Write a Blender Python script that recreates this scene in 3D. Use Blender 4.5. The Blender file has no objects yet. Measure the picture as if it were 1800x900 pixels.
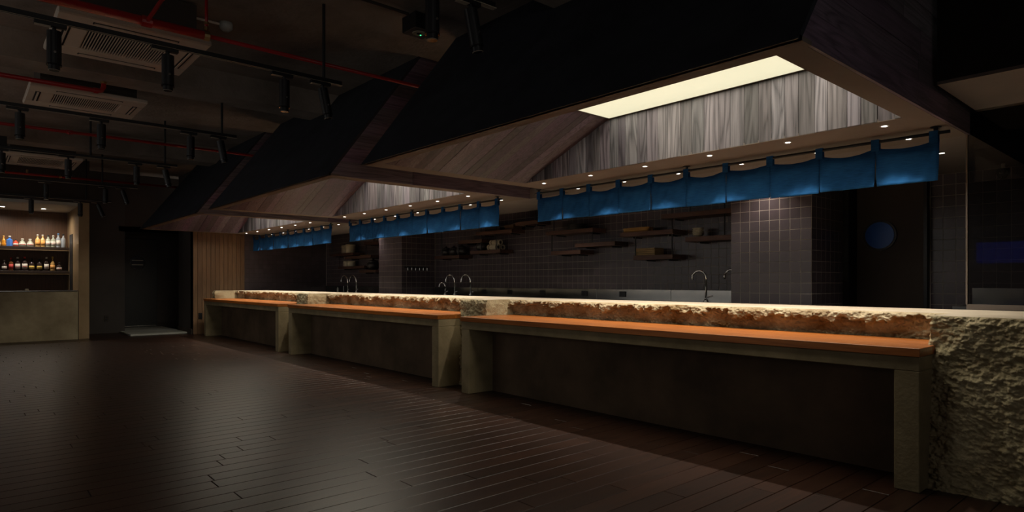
import bpy, bmesh, math, random
import numpy as np
from mathutils import Vector, Matrix, Euler

random.seed(7)
scene = bpy.context.scene
COL = scene.collection

# ------------------------------------------------------------------ camera, world, exposure
cam_d = bpy.data.cameras.new('camera')
cam = bpy.data.objects.new('camera', cam_d)
COL.objects.link(cam)
cam.location = (0, 0, 1.15)
cam.rotation_euler = (math.pi / 2, 0, math.atan2(.7523, .6589))
cam_d.sensor_width = 36
cam_d.lens = 36 * 1110 / 1800
cam_d.shift_y = 45 / 1800
cam_d.clip_start = .05
scene.camera = cam

SKY = .9            # sky strength, filling the room through added windows
world = bpy.data.worlds.new('dusk')
scene.world = world
world.use_nodes = True
world.node_tree.nodes['Background'].inputs[0].default_value = (1.0, .95, .88, 1)
world.node_tree.nodes['Background'].inputs[1].default_value = SKY

vs = scene.view_settings
vs.view_transform = 'Standard'
vs.look = 'None'
vs.gamma = 1
vs.exposure = 0.65

PANEL = .50          # canopy light panel radiance
PANEL_W = 18.0       # lamp of each canopy panel
DOWN_W = 38.0         # front downlights
BACK_W = 14.0         # kitchen downlights
SLOT_W = 8.0

# ------------------------------------------------------------------ materials
MATS = {}


def new_mat(name):
    m = bpy.data.materials.new(name)
    m.use_nodes = True
    nt = m.node_tree
    b = nt.nodes['Principled BSDF']
    MATS[name] = m
    return m, nt, b


def simple(name, col, rough=.5, metal=0., emis=None, es=0., trans=0., alpha=1., spec=.5):
    m, nt, b = new_mat(name)
    b.inputs['Base Color'].default_value = (*col, 1)
    b.inputs['Roughness'].default_value = rough
    b.inputs['Metallic'].default_value = metal
    b.inputs['Specular IOR Level'].default_value = spec
    if trans:
        b.inputs['Transmission Weight'].default_value = trans
    if emis:
        b.inputs['Emission Color'].default_value = (*emis, 1)
        b.inputs['Emission Strength'].default_value = es
    return m


def nd(nt, typ, **kw):
    n = nt.nodes.new(typ)
    for k, v in kw.items():
        setattr(n, k, v)
    return n


def L(nt, a, b):
    nt.links.new(a, b)


def math_n(nt, op, a, b=None):
    n = nd(nt, 'ShaderNodeMath', operation=op)
    for i, q in enumerate((a, b)):
        if q is None:
            continue
        if isinstance(q, (int, float)):
            n.inputs[i].default_value = q
        else:
            L(nt, q, n.inputs[i])
    return n.outputs[0]


def rnd_value(nt):
    oi = nd(nt, 'ShaderNodeObjectInfo')
    at = nd(nt, 'ShaderNodeAttribute', attribute_name='rnd')
    s = math_n(nt, 'ADD', oi.outputs['Random'], at.outputs['Fac'])
    return math_n(nt, 'FRACT', s)


def wood(name, c1, c2, axis='z', rough=.5, var=.35, freq=1., bump=.12, rings=.55, spec=.35, hue=None):
    m, nt, b = new_mat(name)
    tc = nd(nt, 'ShaderNodeTexCoord')
    r = rnd_value(nt)
    off = nd(nt, 'ShaderNodeCombineXYZ')
    for i, k in enumerate((37., 53., 71.)):
        L(nt, math_n(nt, 'MULTIPLY', r, k), off.inputs[i])
    add = nd(nt, 'ShaderNodeVectorMath', operation='ADD')
    L(nt, tc.outputs['Object'], add.inputs[0])
    L(nt, off.outputs[0], add.inputs[1])
    ai = 'xyz'.index(axis)

    def mapped(al, ac):
        mp = nd(nt, 'ShaderNodeMapping')
        sc = [ac * freq] * 3
        sc[ai] = al * freq
        mp.inputs['Scale'].default_value = sc
        L(nt, add.outputs[0], mp.inputs['Vector'])
        return mp.outputs[0]
    n1 = nd(nt, 'ShaderNodeTexNoise')
    n1.inputs['Scale'].default_value = 1
    n1.inputs['Detail'].default_value = 7
    n1.inputs['Roughness'].default_value = .65
    n1.inputs['Distortion'].default_value = .4
    L(nt, mapped(3., 110), n1.inputs['Vector'])
    n2 = nd(nt, 'ShaderNodeTexNoise')
    n2.inputs['Scale'].default_value = 1
    n2.inputs['Detail'].default_value = 2
    n2.inputs['Distortion'].default_value = .3
    L(nt, mapped(.55, 7), n2.inputs['Vector'])
    s = math_n(nt, 'SINE', math_n(nt, 'MULTIPLY', n2.outputs['Fac'], 60.))
    s = math_n(nt, 'POWER', math_n(nt, 'MULTIPLY', math_n(nt, 'ADD', s, 1.), .5), .5)
    mixf = math_n(nt, 'ADD', math_n(nt, 'MULTIPLY', s, rings * .5), math_n(nt, 'MULTIPLY', n1.outputs['Fac'], 1. - rings * .5))
    ramp = nd(nt, 'ShaderNodeValToRGB')
    ramp.color_ramp.elements[0].position = .3
    ramp.color_ramp.elements[0].color = (*c1, 1)
    ramp.color_ramp.elements[1].position = .72
    ramp.color_ramp.elements[1].color = (*c2, 1)
    L(nt, mixf, ramp.inputs['Fac'])
    hs = nd(nt, 'ShaderNodeHueSaturation')
    L(nt, ramp.outputs['Color'], hs.inputs['Color'])
    v = math_n(nt, 'ADD', math_n(nt, 'MULTIPLY', math_n(nt, 'SUBTRACT', r, .5), 2 * var), 1.)
    L(nt, v, hs.inputs['Value'])
    if hue:
        r2 = math_n(nt, 'FRACT', math_n(nt, 'MULTIPLY', r, 17.3))
        L(nt, math_n(nt, 'ADD', math_n(nt, 'MULTIPLY', math_n(nt, 'SUBTRACT', r2, .5), hue), .5), hs.inputs['Hue'])
        r3 = math_n(nt, 'FRACT', math_n(nt, 'MULTIPLY', r, 29.7))
        L(nt, math_n(nt, 'ADD', math_n(nt, 'MULTIPLY', r3, .9), .55), hs.inputs['Saturation'])
    L(nt, hs.outputs['Color'], b.inputs['Base Color'])
    b.inputs['Roughness'].default_value = rough
    b.inputs['Specular IOR Level'].default_value = spec
    if bump:
        bp = nd(nt, 'ShaderNodeBump')
        bp.inputs['Strength'].default_value = bump
        bp.inputs['Distance'].default_value = .004
        L(nt, mixf, bp.inputs['Height'])
        L(nt, bp.outputs[0], b.inputs['Normal'])
    return m


def blotch(name, c1, c2, scale=3., rough=.8, bump=.2, fine=60., dist=.004, lo=.35, hi=.7, metal=0., spec=.3, var=0.):
    m, nt, b = new_mat(name)
    tc = nd(nt, 'ShaderNodeTexCoord')
    n1 = nd(nt, 'ShaderNodeTexNoise')
    n1.inputs['Scale'].default_value = scale
    n1.inputs['Detail'].default_value = 8
    n1.inputs['Roughness'].default_value = .6
    L(nt, tc.outputs['Object'], n1.inputs['Vector'])
    ramp = nd(nt, 'ShaderNodeValToRGB')
    ramp.color_ramp.elements[0].position = lo
    ramp.color_ramp.elements[0].color = (*c1, 1)
    ramp.color_ramp.elements[1].position = hi
    ramp.color_ramp.elements[1].color = (*c2, 1)
    L(nt, n1.outputs['Fac'], ramp.inputs['Fac'])
    out = ramp.outputs['Color']
    if var:
        hs = nd(nt, 'ShaderNodeHueSaturation')
        L(nt, out, hs.inputs['Color'])
        r = rnd_value(nt)
        L(nt, math_n(nt, 'ADD', math_n(nt, 'MULTIPLY', math_n(nt, 'SUBTRACT', r, .5), 2 * var), 1.), hs.inputs['Value'])
        out = hs.outputs['Color']
    L(nt, out, b.inputs['Base Color'])
    b.inputs['Roughness'].default_value = rough
    b.inputs['Metallic'].default_value = metal
    b.inputs['Specular IOR Level'].default_value = spec
    n2 = nd(nt, 'ShaderNodeTexNoise')
    n2.inputs['Scale'].default_value = fine
    n2.inputs['Detail'].default_value = 6
    L(nt, tc.outputs['Object'], n2.inputs['Vector'])
    bp = nd(nt, 'ShaderNodeBump')
    bp.inputs['Strength'].default_value = bump
    bp.inputs['Distance'].default_value = dist
    L(nt, n2.outputs['Fac'], bp.inputs['Height'])
    L(nt, bp.outputs[0], b.inputs['Normal'])
    return m


wood('plank_back', (.040, .034, .040), (.145, .128, .145), 'z', .55, .6, 1., .15, .6, hue=.13)
wood('plank_flare', (.042, .032, .046), (.122, .093, .128), 'x', .5, .45, 1., .1, .35, hue=.06)
wood('plank_end', (.056, .043, .056), (.17, .130, .165), 'y', .5, .30, 1., .1, .4, hue=.05)
wood('plank_floor', (.014, .0060, .0036), (.042, .0172, .0098), 'y', .34, .22, 1., .10, .25, spec=.36)
wood('plank_wall', (.13, .072, .038), (.24, .138, .072), 'z', .5, .14, 1., .06, .25)
wood('table_wood', (.20, .055, .008), (.38, .125, .021), 'x', .34, .1, .8, .05, .35, spec=.4)
wood('shelf_wood', (.050, .024, .017), (.11, .054, .037), 'x', .5, .2, 1., .05, .3)
wood('bar_wood', (.07, .036, .02), (.125, .064, .035), 'z', .45, .2, 1., .05, .3)
wood('dark_wood', (.018, .011, .008), (.042, .025, .017), 'x', .5, .2, 1., .05, .3)
blotch('brass_wood', (.28, .19, .10), (.40, .28, .16), 1.2, .36, .05, metal=.35)
blotch('canopy_black', (.016, .018, .024), (.028, .031, .040), 5, .75, .25, 90., .004)
blotch('soffit', (.135, .108, .090), (.165, .132, .110), 2, .7, .04)
blotch('soffit_grey', (.15, .132, .125), (.185, .163, .152), 2, .7, .04)
blotch('bar_ceiling', (.5, .48, .43), (.56, .53, .48), 2, .7, .04)
blotch('concrete', (.165, .130, .072), (.31, .25, .145), 2.6, .85, .5, 45., .006)
blotch('concrete_bar', (.26, .205, .125), (.50, .41, .265), 1.8, .8, .25, 40., .004)
blotch('plaster_dark', (.075, .052, .032), (.15, .10, .062), 2.2, .85, .2, 30.)
blotch('ceiling_concrete', (.20, .16, .13), (.40, .325, .27), 1.3, .9, .6, 18., .01)
blotch('wall_dark', (.060, .051, .047), (.076, .065, .060), 1.5, .7, .08)
blotch('wall_brown', (.052, .040, .033), (.066, .051, .042), 1.5, .75, .08)
blotch('tile', (.064, .049, .057), (.083, .064, .073), 6, .32, .03, var=.12, spec=.5)
blotch('grout', (.30, .27, .235), (.38, .345, .30), 30, .9, .2)
blotch('vestibule_floor', (.36, .36, .33), (.5, .5, .46), 3, .6, .1)
blotch('steel', (.26, .26, .25), (.36, .35, .33), 3, .2, .02, metal=1.)
blotch('ac_plastic', (.60, .50, .41), (.66, .55, .45), 2, .5, .02)
simple('black', (.008, .008, .009), .45)
simple('black_matte', (.006, .006, .006), .8)
simple('black_gloss', (.012, .012, .013), .18)
simple('slot_dark', (.012, .010, .009), .8)
simple('red_pipe', (.36, .016, .016), .32, spec=.5)
simple('brass', (.55, .38, .18), .3, 1.)
simple('chrome', (.75, .75, .75), .12, 1.)
simple('track_edge', (.55, .47, .36), .4)
simple('white_plastic', (.5, .5, .46), .5)
simple('led_green', (.02, .3, .08), .4, emis=(.05, 1., .35), es=1.2)
simple('lamp_white', (1, 1, 1), .4, emis=(1., .93, .86), es=1.6)
simple('lamp_slot', (1, 1, 1), .4, emis=(1., .93, .82), es=3.)
simple('panel_light', (.5, .5, .5), .6, emis=(1., .96, .66), es=PANEL)
simple('porthole_blue', (.02, .085, .36), .25, spec=.2)  # curtain reflection painted into the glass colour
simple('porthole_grey', (.07, .065, .07), .12, .3)
simple('bamboo', (.33, .22, .09), .6)
simple('wicker', (.38, .21, .06), .65)
simple('ceramic', (.48, .42, .30), .4)
simple('dark_ceramic', (.020, .017, .016), .4)
simple('brown_box', (.10, .055, .03), .6)
simple('paper', (.55, .50, .40), .7)
simple('window_frame', (.02, .02, .02), .5)

# indigo cloth with a little light coming through
m, nt, b = new_mat('indigo')
tc = nd(nt, 'ShaderNodeTexCoord')
mp = nd(nt, 'ShaderNodeMapping')
mp.inputs['Scale'].default_value = (9, 9, 120)
L(nt, tc.outputs['Object'], mp.inputs['Vector'])
n1 = nd(nt, 'ShaderNodeTexNoise')
n1.inputs['Scale'].default_value = 1.5
n1.inputs['Detail'].default_value = 5
L(nt, mp.outputs[0], n1.inputs['Vector'])
n2 = nd(nt, 'ShaderNodeTexNoise')
n2.inputs['Scale'].default_value = 5
n2.inputs['Detail'].default_value = 4
L(nt, tc.outputs['Object'], n2.inputs['Vector'])
ramp = nd(nt, 'ShaderNodeValToRGB')
ramp.color_ramp.elements[0].position = .32
ramp.color_ramp.elements[0].color = (.010, .058, .175, 1)
ramp.color_ramp.elements[1].position = .7
ramp.color_ramp.elements[1].color = (.024, .138, .36, 1)
L(nt, math_n(nt, 'ADD', math_n(nt, 'MULTIPLY', n1.outputs['Fac'], .5), math_n(nt, 'MULTIPLY', n2.outputs['Fac'], .5)), ramp.inputs['Fac'])
L(nt, ramp.outputs['Color'], b.inputs['Base Color'])
b.inputs['Roughness'].default_value = .9
b.inputs['Specular IOR Level'].default_value = .1
tr = nd(nt, 'ShaderNodeBsdfTranslucent')
L(nt, ramp.outputs['Color'], tr.inputs['Color'])
mx = nd(nt, 'ShaderNodeMixShader')
mx.inputs[0].default_value = .25
L(nt, b.outputs[0], mx.inputs[1])
L(nt, tr.outputs[0], mx.inputs[2])
L(nt, mx.outputs[0], nt.nodes['Material Output'].inputs['Surface'])

# tinted pane: reflects a little, lets most light through
def glass_mat(name, tint):
    m, nt, b = new_mat(name)
    nt.nodes.remove(b)
    t = nd(nt, 'ShaderNodeBsdfTransparent')
    t.inputs[0].default_value = (*tint, 1)
    g = nd(nt, 'ShaderNodeBsdfGlossy')
    g.inputs['Roughness'].default_value = .02
    fr = nd(nt, 'ShaderNodeFresnel')
    fr.inputs[0].default_value = 1.5
    x = nd(nt, 'ShaderNodeMixShader')
    L(nt, fr.outputs[0], x.inputs[0])
    L(nt, t.outputs[0], x.inputs[1])
    L(nt, g.outputs[0], x.inputs[2])
    L(nt, x.outputs[0], nt.nodes['Material Output'].inputs['Surface'])


glass_mat('glass_tinted', (.6, .6, .6))
glass_mat('glass_clear', (.9, .9, .9))
glass_mat('glass_blue', (.03, .10, .45))  # for an unseen pane added only for its blue reflection

# rough hewn stone: pale with ochre stains
m, nt, b = new_mat('stone')
tc = nd(nt, 'ShaderNodeTexCoord')
n1 = nd(nt, 'ShaderNodeTexNoise')
n1.inputs['Scale'].default_value = 3.2
n1.inputs['Detail'].default_value = 7
n1.inputs['Roughness'].default_value = .62
L(nt, tc.outputs['Object'], n1.inputs['Vector'])
ramp = nd(nt, 'ShaderNodeValToRGB')
ramp.color_ramp.elements[0].position = .34
ramp.color_ramp.elements[0].color = (.17, .10, .034, 1)
ramp.color_ramp.elements[1].position = .60
ramp.color_ramp.elements[1].color = (.46, .39, .26, 1)
L(nt, n1.outputs['Fac'], ramp.inputs['Fac'])
L(nt, ramp.outputs['Color'], b.inputs['Base Color'])
b.inputs['Roughness'].default_value = .8
b.inputs['Specular IOR Level'].default_value = .3
n2 = nd(nt, 'ShaderNodeTexNoise')
n2.inputs['Scale'].default_value = 90
n2.inputs['Detail'].default_value = 6
L(nt, tc.outputs['Object'], n2.inputs['Vector'])
bp = nd(nt, 'ShaderNodeBump')
bp.inputs['Strength'].default_value = .7
bp.inputs['Distance'].default_value = .008
L(nt, n2.outputs['Fac'], bp.inputs['Height'])
L(nt, bp.outputs[0], b.inputs['Normal'])
blotch('stone_plain', (.29, .23, .13), (.49, .42, .265), 4, .8, .8, 90., .008)
blotch('stone_top', (.40, .345, .26), (.50, .44, .345), 6, .45, .06)

# ------------------------------------------------------------------ geometry helpers


def wloc(o):
    v = Vector((0, 0, 0))
    while o is not None:
        v = v + o.location
        o = o.parent
    return v


class MB:
    def __init__(s):
        s.v, s.f, s.r = [], [], []

    def add(s, v, f, r=0.):
        n = len(s.v)
        s.v += [tuple(q) for q in v]
        s.f += [tuple(i + n for i in q) for q in f]
        s.r += [r] * len(f)
        return s

    def box(s, x0, x1, y0, y1, z0, z1, c=0., r=0.):
        if c <= 0:
            v = [(x, y, z) for x in (x0, x1) for y in (y0, y1) for z in (z0, z1)]
            f = [(0, 1, 3, 2), (4, 6, 7, 5), (0, 4, 5, 1), (2, 3, 7, 6), (0, 2, 6, 4), (1, 5, 7, 3)]
            return s.add(v, f, r)
        lo, hi = (x0, y0, z0), (x1, y1, z1)
        v, ix = [], {}
        for sx in (0, 1):
            for sy in (0, 1):
                for sz in (0, 1):
                    sg = (sx, sy, sz)
                    for a in range(3):
                        p = [0, 0, 0]
                        for k in range(3):
                            e = hi[k] if sg[k] else lo[k]
                            p[k] = e if k == a else e + (-c if sg[k] else c)
                        ix[(sg, a)] = len(v)
                        v.append(p)
        f = []
        for a in range(3):
            b_, c_ = [k for k in range(3) if k != a]
            for sa in (0, 1):
                q = []
                for sb, sc in ((0, 0), (1, 0), (1, 1), (0, 1)):
                    sg = [0, 0, 0]
                    sg[a], sg[b_], sg[c_] = sa, sb, sc
                    q.append(ix[(tuple(sg), a)])
                f.append(q)
            for sb in (0, 1):
                for sc in (0, 1):
                    s0, s1 = [0, 0, 0], [0, 0, 0]
                    s0[b_], s0[c_] = sb, sc
                    s1[a], s1[b_], s1[c_] = 1, sb, sc
                    f.append((ix[(tuple(s0), b_)], ix[(tuple(s1), b_)], ix[(tuple(s1), c_)], ix[(tuple(s0), c_)]))
        for sx in (0, 1):
            for sy in (0, 1):
                for sz in (0, 1):
                    f.append([ix[((sx, sy, sz), a)] for a in range(3)])
        return s.add(v, f, r)

    def prism(s, poly, axis, a0, a1, r=0.):
        """poly in the two remaining axes (order x,y,z without axis), extruded along axis"""
        n = len(poly)
        v = []
        for a in (a0, a1):
            for p in poly:
                q = list(p)
                q.insert('xyz'.index(axis), a)
                v.append(q)
        f = [tuple(range(n)), tuple(range(2 * n - 1, n - 1, -1))]
        f += [(i, (i + 1) % n, n + (i + 1) % n, n + i) for i in range(n)]
        return s.add(v, f, r)

    def hexa(s, v8, r=0.):
        f = [(0, 1, 2, 3), (7, 6, 5, 4), (0, 4, 5, 1), (1, 5, 6, 2), (2, 6, 7, 3), (3, 7, 4, 0)]
        return s.add(v8, f, r)

    def tube(s, path, rad, n=10, cap=True):
        path = [Vector(p) for p in path]
        rads = rad if isinstance(rad, (list, tuple)) else [rad] * len(path)
        t0 = (path[1] - path[0]).normalized()
        up = Vector((0, 0, 1)) if abs(t0.z) < .9 else Vector((1, 0, 0))
        a = t0.cross(up).normalized()
        v, f = [], []
        for i, p in enumerate(path):
            if i == 0:
                t = t0
            elif i == len(path) - 1:
                t = (path[i] - path[i - 1]).normalized()
            else:
                t = ((path[i + 1] - p).normalized() + (p - path[i - 1]).normalized()).normalized()
            a = (a - t * a.dot(t)).normalized()
            bb = t.cross(a)
            for k in range(n):
                w = 2 * math.pi * k / n
                v.append(p + (a * math.cos(w) + bb * math.sin(w)) * rads[i])
        for i in range(len(path) - 1):
            for k in range(n):
                k2 = (k + 1) % n
                f.append((i * n + k, i * n + k2, (i + 1) * n + k2, (i + 1) * n + k))
        if cap:
            f.append(tuple(range(n)))
            f.append(tuple(range(len(v) - n, len(v))))
        return s.add(v, f)

    def lathe(s, cx, cy, cz, prof, n=16):
        v, f = [], []
        for r_, z in prof:
            for k in range(n):
                w = 2 * math.pi * k / n
                v.append((cx + r_ * math.cos(w), cy + r_ * math.sin(w), cz + z))
        for i in range(len(prof) - 1):
            for k in range(n):
                k2 = (k + 1) % n
                f.append((i * n + k, i * n + k2, (i + 1) * n + k2, (i + 1) * n + k))
        if prof[0][0] > 1e-5:
            f.append(tuple(range(n)))
        if prof[-1][0] > 1e-5:
            f.append(tuple(range(len(v) - n, len(v))))
        return s.add(v, f)

    def build(s, name, mat, parent=None, loc=None, smooth=False, local=False):
        """vertices are world coordinates; origin goes to loc (or the parent's origin)"""
        o_w = Vector(loc) if loc is not None else (wloc(parent) if parent else Vector((0, 0, 0)))
        me = bpy.data.meshes.new(name)
        me.from_pydata([(x - o_w.x, y - o_w.y, z - o_w.z) for x, y, z in s.v], [], s.f)
        bm = bmesh.new()
        bm.from_mesh(me)
        bmesh.ops.recalc_face_normals(bm, faces=bm.faces)
        bm.to_mesh(me)
        bm.free()
        if any(s.r):
            at = me.attributes.new('rnd', 'FLOAT', 'FACE')
            at.data.foreach_set('value', s.r)
        me.materials.append(MATS[mat])
        if smooth:
            me.polygons.foreach_set('use_smooth', [True] * len(me.polygons))
        o = bpy.data.objects.new(name, me)
        COL.objects.link(o)
        if parent:
            o.parent = parent
            o.location = o_w - wloc(parent)
        else:
            o.location = o_w
        return o


def tag(o, label, cat, group=None):
    o['label'] = label
    o['category'] = cat
    if group:
        o['group'] = group
    return o


def struct(o, label=None):
    o['kind'] = 'structure'
    if label:
        o['label'] = label
    return o


def thing(name, loc, label, cat, group=None):
    o = bpy.data.objects.new(name, None)
    o.empty_display_size = .1
    COL.objects.link(o)
    o.location = loc
    return tag(o, label, cat, group)


def child(name, mesh, parent, wpos):
    o = bpy.data.objects.new(name, mesh)
    COL.objects.link(o)
    o.parent = parent
    o.location = Vector(wpos) - wloc(parent)
    return o


def B(*a, **k):
    return MB().box(*a, **k)


ORD = ['first', 'second', 'third', 'fourth', 'fifth', 'sixth', 'seventh', 'eighth', 'ninth', 'tenth', 'eleventh', 'twelfth']
ZS = 2.187           # canopy rim and kitchen soffit height
ZC = 3.58            # concrete slab
NAMES3 = ['nearest', 'middle', 'farthest']
DX = [0., -4.57, -9.14]


def view(x, y, z):
    f = -.7523 * x + .6589 * y
    r = .6589 * x + .7523 * y
    if f < .2:
        return None
    return 900 + 1110 * r / f, 495 - 1110 * (z - 1.15) / f, f


def in_frame(x, y, z, m=30):
    q = view(x, y, z)
    return q is not None and -m < q[0] < 1800 + m and -m < q[1] < 900 + m


# ------------------------------------------------------------------ room shell
floor = struct(B(-18.6, 3, -4, 7.6, -.12, -.012).build('floor', 'black_matte'), 'dark red-brown plank floor')
# boards run towards the kitchen
PW = .14
cands = []
ncol = int((16.9 + 1.8) / PW)
for i in range(ncol):
    x0 = -16.9 + i * PW
    y = -4 + random.uniform(-1.6, 0)
    while y < 4.6:
        ln = random.choice((1.2, 1.5, 1.8, 1.8))
        ya, yb = max(y, -4), min(y + ln, 4.6)
        if yb - ya > .1:
            vis = [view(x0 + PW / 2, ya + (yb - ya) * k / 4, 0) for k in range(5)]
            fs = [q[2] for q in vis if q and -10 < q[0] < 1810 and q[1] < 905]
            cands.append((min(fs) if fs else 99, x0, ya, yb))
        y += ln
cands.sort()
rest = MB()
meshes = {}
for k, (fd, x0, ya, yb) in enumerate(cands):
    if k < 290 and fd < 90:
        ln = round(yb - ya, 2)
        if ln not in meshes:
            o = B(.0015, PW - .0015, .0015, ln - .0015, -.02, 0, c=.0025).build('plank', 'plank_floor', floor, loc=(0, 0, 0))
            meshes[ln] = o.data
            o.location = Vector((x0, ya, 0)) - wloc(floor)
        else:
            child('plank', meshes[ln], floor, (x0, ya, 0))
    else:
        rest.box(x0 + .0015, x0 + PW - .0015, ya + .0015, yb - .0015, -.02, 0, c=.0025, r=random.random())
rest.build('plank_field', 'plank_floor', floor)['kind'] = 'stuff'

ceil_o = struct(B(-18.6, 3, -4, 5.4, ZC, ZC + .2).build('ceiling', 'ceiling_concrete'), 'rough dark concrete ceiling slab')
for i, x in enumerate((-3.12, -7.7, -12.2)):
    struct(B(x - .4, x, -4, 4.4, 3.3, ZC).build('ceiling_beam', 'ceiling_concrete'))
# unseen walls behind and right of the camera; windows added for fill light
def wall_with_fill_windows(name, axis, plane, a0, a1, wins, z0, z1, first):
    mb = MB()
    def seg(p, q, zl, zh):
        if q - p < .001:
            return
        if axis == 'y':
            mb.box(p, q, plane - .15, plane, zl, zh)
        else:
            mb.box(plane, plane + .15, p, q, zl, zh)
    seg(a0, a1, 0, z0)
    seg(a0, a1, z1, ZC)
    e = a0
    for p, q, gm in wins:
        seg(e, p, z0, z1)
        e = q
    seg(e, a1, z0, z1)
    struct(mb.build(name, 'wall_dark'))
    for k, (p, q, gm) in enumerate(wins):
        nm = 'window_%d' % (first + k)
        if axis == 'y':
            w = struct(B(p, q, plane - .09, plane - .08, z0, z1).build(nm, gm))
        else:
            w = struct(B(plane + .08, plane + .09, p, q, z0, z1).build(nm, gm))
        fr = MB()
        n = max(1, int(round((q - p) / 1.3)))
        for j in range(n + 1):
            c = p + (q - p) * j / n
            if axis == 'y':
                fr.box(c - .025, c + .025, plane - .11, plane - .06, z0, z1)
            else:
                fr.box(plane + .06, plane + .11, c - .025, c + .025, z0, z1)
        fr.build('window_frame', 'window_frame', w)
        ld = bpy.data.lights.new('window_portal', 'AREA')
        ld.shape = 'RECTANGLE'
        ld.size, ld.size_y = q - p, z1 - z0
        ld.cycles.is_portal = True
        lo = bpy.data.objects.new('window_portal', ld)
        COL.objects.link(lo)
        c = (p + q) / 2
        if axis == 'y':
            lo.location = (c, plane - .14, (z0 + z1) / 2)
            lo.rotation_euler = (math.pi / 2, 0, 0)
        else:
            lo.location = (plane + .14, c, (z0 + z1) / 2)
            lo.rotation_euler = (math.pi / 2, 0, math.pi / 2)


wall_with_fill_windows('wall_front', 'y', -4., -18.6, 3., [(-14., -4.2, 'glass_clear'), (-3.3, -2.45, 'glass_blue')], 1.0, 2.6, 1)  # clear panes add fill; blue pane stands in for a reflected curtain
struct(MB().box(-3.3, -2.45, -4.06, -4., 1.0, 1.5).box(-3.3, -2.45, -4.06, -4., 1.9, 2.6).build('wall_front_infill', 'wall_dark'))  # added to narrow the blue pane to a band in the reflection
wall_with_fill_windows('wall_right', 'x', 3., -4., 7.6, [(-3.6, 2.2, 'glass_clear')], 1.0, 2.6, 3)  # unseen windows added for fill from the right

# far end: bar alcove, dark wall, vestibule, boarded wall
struct(B(-16.65, -16.5, 1.98, 2.82, 0, ZC).build('wall_left', 'wall_dark'), 'dark painted wall between bar and doorway')
struct(B(-16.65, -16.5, 2.82, 4.6, 2.287, ZC).build('wall_lintel', 'wall_brown'))
struct(B(-18.5, -16.65, 2.68, 2.82, 0, 2.4).build('wall_vestibule_left', 'wall_dark'))
struct(B(-18.6, -17.75, 2.82, 4.7, 0, 2.4).build('wall_vestibule', 'wall_dark'))
struct(B(-17.75, -16.1, 4.55, 4.7, 0, 2.4).build('wall_vestibule_right', 'wall_dark'))
struct(B(-17.8, -16.5, 2.7, 4.7, 2.287, 2.4).build('ceiling_vestibule', 'wall_dark'))
struct(B(-16.1, -14.93, 3.83, 3.95, 0, ZC).build('wall_return', 'wall_dark'))
bb = MB().box(-17.75, -17.73, 3.75, 4.55, 0, .14).box(-17.73, -16.1, 4.53, 4.55, 0, .14).box(-16.1, -14.95, 3.81, 3.83, 0, .12)
struct(bb.build('baseboard_vestibule', 'wall_brown'))
struct(B(-17.75, -15.3, 2.72, 3.83, .0, .035, c=.004).build('floor_threshold', 'vestibule_floor'), 'pale grey threshold slab in the far doorway')
d1 = struct(B(-17.75, -17.70, 2.86, 3.72, .05, 2.2, c=.004).build('door_1', 'black'), 'black door with a round porthole at far end')
MB().tube([(-17.70, 3.29, 1.61), (-17.685, 3.29, 1.61)], .17, 32).build('porthole_ring', 'black_gloss', d1)
MB().tube([(-17.69, 3.29, 1.61), (-17.68, 3.29, 1.61)], .15, 32).build('porthole_glass', 'porthole_grey', d1)
B(-17.70, -17.68, 2.88, 3.7, .05, .075).build('door_sweep', 'steel', d1)
for k, (z, h) in enumerate(((1.66, .02), (1.55, .025))):
    B(-17.68, -17.675, 3.17, 3.41, z, z + h).build('glazing_bar', 'paper', d1)

wl = struct(B(-15.1, -14.93, 3.83, 7.3, 0, ZC).build('wall_far', 'wall_dark'), 'end wall with brown vertical boards then dark tiles')
pm = None
for i in range(12):
    y0 = 3.835 + i * .0905
    if pm is None:
        o = B(0, .018, .002, .0885, 0, 2.5, c=.004).build('plank', 'plank_wall', wl, loc=(0, 0, 0))
        pm = o.data
        o.location = Vector((-14.93, y0, 0)) - wloc(wl)
    else:
        child('plank', pm, wl, (-14.93, y0, 0))

# ------------------------------------------------------------------ tiled kitchen walls
TP = .105
tmesh = {}


def tile_mesh(nrm):
    if nrm not in tmesh:
        g = .0028
        if nrm == 'y':
            o = B(g, TP - g, -.002, 0, g, TP - g, c=.0010).build('tile', 'tile')
        else:
            o = B(0, .002, g, TP - g, g, TP - g, c=.0010).build('tile', 'tile')
        tmesh[nrm] = o.data
        bpy.data.objects.remove(o)
    return tmesh[nrm]


def tile_face(parent, nrm, plane, a0, a1, z0, z1, limit, seen=lambda x, y, z: True):
    """cover a wall face with tiles; the nearest seen ones are single pieces, the others one field"""
    cs = []
    nz = int(round((z1 - z0) / TP + .4))
    na = int(round((a1 - a0) / TP + .3))
    for j in range(nz):
        z = z1 - (j + 1) * TP
        for i in range(na):
            a = a0 + i * TP
            p = (a, plane, z) if nrm == 'y' else (plane, a, z)
            q = view(*p)
            near = q[2] if q and in_frame(*p) and z > .85 and seen(*p) and q[2] < 11.5 else 99
            cs.append((near, p))
    cs.sort()
    fld = MB()
    g = .0028
    n = 0
    for near, p in cs:
        if near < 98 and n < limit:
            child('tile', tile_mesh(nrm), parent, p)
            n += 1
        else:
            x, y, z = p
            if nrm == 'y':
                fld.box(x + g, x + TP - g, y - .002, y, z + g, z + TP - g, r=random.random())
            else:
                fld.box(x, x + .002, y + g, y + TP - g, z + g, z + TP - g, r=random.random())
    if fld.v:
        fld.build('tile_field', 'tile', parent)['kind'] = 'stuff'


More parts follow.
